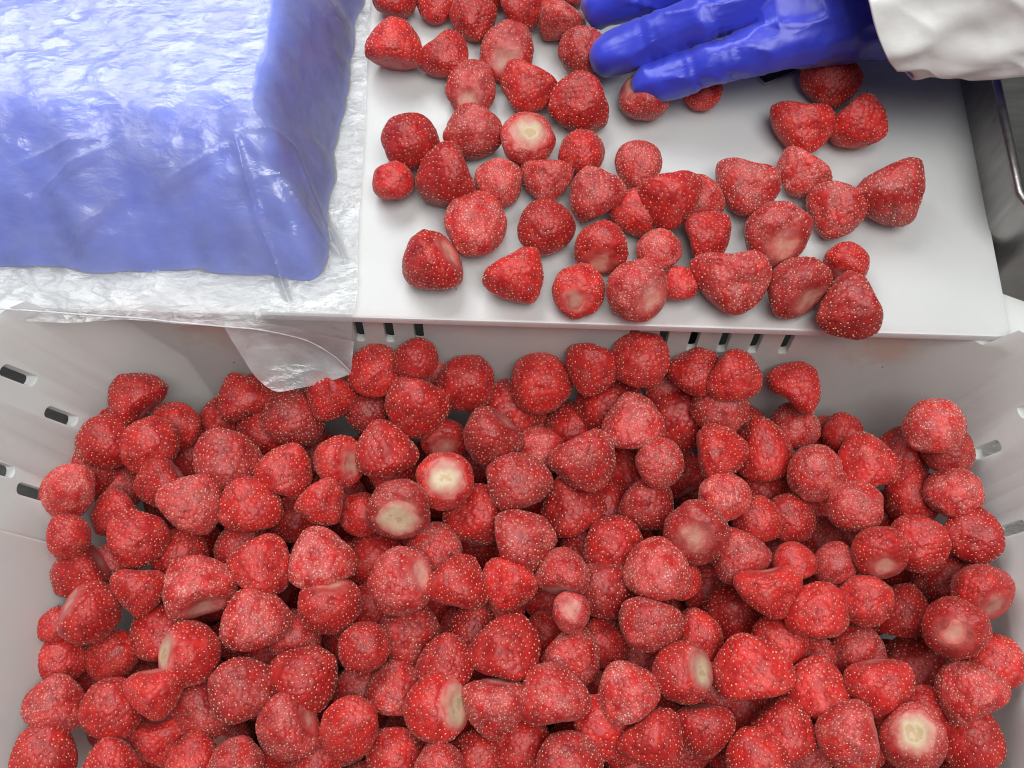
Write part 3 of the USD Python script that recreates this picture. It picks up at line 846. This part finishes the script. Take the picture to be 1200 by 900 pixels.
P[..., 2] += (rid - 0.6) * 0.0018 * np.clip(1.2 - V[..., 0] * 0.4, 0.4, 1) + (meshkit.fbm(st * 0.35, 2, 5) - 0.5) * 0.0016
P[..., 2] = np.where(P[..., 1] > 0.2395, np.maximum(P[..., 2], 0.2008), P[..., 2])
idx = np.arange(NU * NV).reshape(NV, NU)
quads = np.stack([idx[:-1, :-1], idx[1:, :-1], idx[1:, 1:], idx[:-1, 1:]], -1).reshape(-1, 4)
obj('film_top', (P.reshape(-1, 3), quads), 'clear_film', pack, smooth=True)
hem = tube(Fr[4:], 0.00055, 6); obj('film_hem', hem, 'milky_film', pack, smooth=True)
# hanging rear layer of the bag's open corner
top = curve([at(x, y, z) + [0, 0.003, -0.001] for x, y, z in ((262, 381, 0.203), (300, 383, 0.199), (350, 390, 0.189), (390, 400, 0.180), (414, 405, 0.174))], 60)
bot = curve([at(x, y, z) for x, y, z in ((263, 384, 0.200), (285, 420, 0.176), (300, 442, 0.165), (325, 459, 0.158), (350, 455, 0.157), (385, 447, 0.160), (411, 438, 0.163))], 60)
tt = np.linspace(0, 1, 40)[:, None, None]
Q = top[None] * (1 - tt) + bot[None] * tt
bul = np.sin(np.pi * tt[..., 0]) * np.sin(np.pi * np.linspace(0, 1, 60))[None]
Q[..., 1] += 0.006 * bul; Q[..., 2] -= 0.002 * bul
Q += np.stack([np.zeros_like(bul), (meshkit.fbm(Q * 70, 3, 8) - 0.5) * 0.006, np.zeros_like(bul)], -1) * bul[..., None]
ii = np.arange(60 * 40).reshape(40, 60)
obj('film_corner', (Q.reshape(-1, 3), np.stack([ii[:-1, :-1], ii[1:, :-1], ii[1:, 1:], ii[:-1, 1:]], -1).reshape(-1, 4)), 'milky_film', pack, smooth=True)

# ------------------------------------------------------------------ the worker's left hand
person = thing('person', 'person in blue glove and white sleeve, hand spread over strawberries on the board', 'person')
def J(px, py, z, r): return (at(px, py, z), r)
ICS = trimesh.creation.icosphere(subdivisions=2).vertices
def bone(a, b): return hull(np.vstack([ICS * a[1] + a[0], ICS * b[1] + b[0]]))
def chain(js):
    m = bone(js[0], js[1])
    for a, b in zip(js[1:], js[2:]): m = m + bone(a, b)
    return m
wrist = [J(1015, 10, .252, .027), J(1015, -50, .255, .027)]
fingers = [
    [J(762, 98, .2245, .0100), J(782, 92, .229, .0108), J(808, 84, .235, .0108), J(852, 68, .244, .0115), J(915, 48, .250, .0140)],
    [J(713, 66, .2270, .0112), J(733, 59, .231, .0122), J(764, 46, .239, .0122), J(826, 20, .254, .0130), J(905, -8, .260, .0150)],
    [J(705, 9, .227, .0108), J(722, 3, .231, .0120), J(756, -7, .240, .0124), J(822, -28, .256, .0136), J(905, -52, .262, .0155)],
    [J(728, -54, .226, .0095), J(748, -60, .232, .0118), J(780, -68, .242, .0122), J(836, -84, .256, .0134), J(908, -98, .262, .0150)],
]
hm = None
for f in fingers:
    c_ = chain(f); hm = c_ if hm is None else hm + c_
mc = [f[-1] for f in fingers]
for a, b in zip(mc, mc[1:]): hm = hm + hull(np.vstack([ICS * j[1] + j[0] for j in (a, b, *wrist)]))
hm = hm + chain([J(815, -150, .222, .0105), J(855, -150, .230, .0122), J(905, -140, .240, .0140), J(975, -80, .250, .0190)])
hm = hm + hull(np.vstack([ICS * j[1] + j[0] for j in (J(975, -80, .250, .0190), J(908, -98, .262, .014), wrist[1])]))
fore = [J(1240, -60, .275, .034), J(1240, -20, .275, .034)]
hm = hm + hull(np.vstack([ICS * j[1] + j[0] for j in (*wrist, *fore)]))
gl = tri(hm.refine_to_length(0.0024))
gl = trimesh.Trimesh(gl.vertices, gl.faces, process=True)
trimesh.smoothing.filter_taubin(gl, lamb=0.5, nu=0.52, iterations=16)
v = gl.vertices; nn = np.array(gl.vertex_normals)
wr = meshkit.fbm(v * [60, 140, 90], 3, 2) - 0.5
rg = (1 - np.abs(2 * meshkit.fbm(v * [150, 40, 60] + 9, 2, 6) - 1)) ** 4
rb = (1 - np.abs(2 * meshkit.fbm(v * [34, 60, 40] + 3, 2, 16) - 1)) ** 6
v = v + nn * (wr * 0.0008 + rg * 0.0004 + rb * 0.0020)[:, None]
# crosswise creases of the glove at the finger joints
for f in fingers[:3]:
    for a, b in ((f[2], f[3]), (f[3], f[4])):
        c0 = a[0]; ax = (b[0] - a[0]) / np.linalg.norm(b[0] - a[0])
        for o in (-0.002, 0.004):
            dd = (v - c0) @ ax - o; rr = np.linalg.norm(v - c0, axis=1)
            v = v - nn * (0.0008 * np.exp(-(dd / 0.0012) ** 2) * (rr < a[1] * 1.5))[:, None]
obj('glove', trimesh.Trimesh(v, gl.faces, process=False), 'glove_blue', person, smooth=True)

# white sleeve: a crumpled tube open at the cuff
nu, nv = 180, 150
th = np.linspace(0, 2 * math.pi, nu, endpoint=False)[None, :]; tt = np.linspace(0, 1, nv)[:, None]
c0, c1 = at(1012, 2, .270), at(1300, -20, .300)
axis = c1 - c0
cuffx = 0.0
ry = 0.0425 + 0.003 * tt; rz = 0.040 + 0.004 * tt
fold = 0.13 * np.sin(3 * th + 1.1 + 5 * tt) * np.exp(-tt * 1.6) + 0.06 * np.sin(5 * th + 0.4 - 7 * tt) + 0.03 * np.sin(9 * th + 12 * tt)
px_ = c0[None, None] + axis * tt[..., None] + np.zeros((nv, nu, 1))
Ydir, Zdir = np.array([0.05, 1.0, 0]), np.array([0, 0, 1.0])
S = px_ + (ry * (1 + fold) * np.cos(th))[..., None] * Ydir + (rz * (1 + 0.7 * fold) * np.where(np.sin(th) < 0, 0.55, 1.0) * np.sin(th))[..., None] * Zdir
S[..., 0] += (0.004 * np.cos(2 * th + 0.6) + 0.003 * np.sin(4 * th) - 0.030 * np.sin(th) - 0.012 * np.cos(th)) * (1 - tt) ** 3
nz = 1 - np.abs(2 * meshkit.fbm(S * [9, 24, 24], 3, 12) - 1)
S[..., 1] -= 0.007 * np.exp(-((th - 3.4) / 0.9) ** 2) * np.exp(-((tt - 0.02) / 0.14) ** 2)
rad = np.stack([np.zeros((nv, nu)), np.cos(th) + 0 * tt, np.sin(th) + 0 * tt], -1)
S = S + rad * ((nz - 0.6) * 0.013)[..., None] + rad * ((meshkit.fbm(S * 90, 2, 3) - 0.5) * 0.0015)[..., None]
S[..., 2] = np.maximum(S[..., 2], 0.2035)
ii = np.arange(nu * nv).reshape(nv, nu); jj = np.roll(ii, -1, 1)
outer = S.reshape(-1, 3); inn = (S - rad * 0.0012).reshape(-1, 3)
q1 = np.stack([ii[:-1], jj[:-1], jj[1:], ii[1:]], -1).reshape(-1, 4); n0 = nu * nv
q2 = q1[:, ::-1] + n0
q3 = np.stack([ii[0] + n0, jj[0] + n0, jj[0], ii[0]], -1)
obj('sleeve', (np.vstack([outer, inn]), np.vstack([q1, q2, q3])), 'sleeve_white', person, smooth=True)
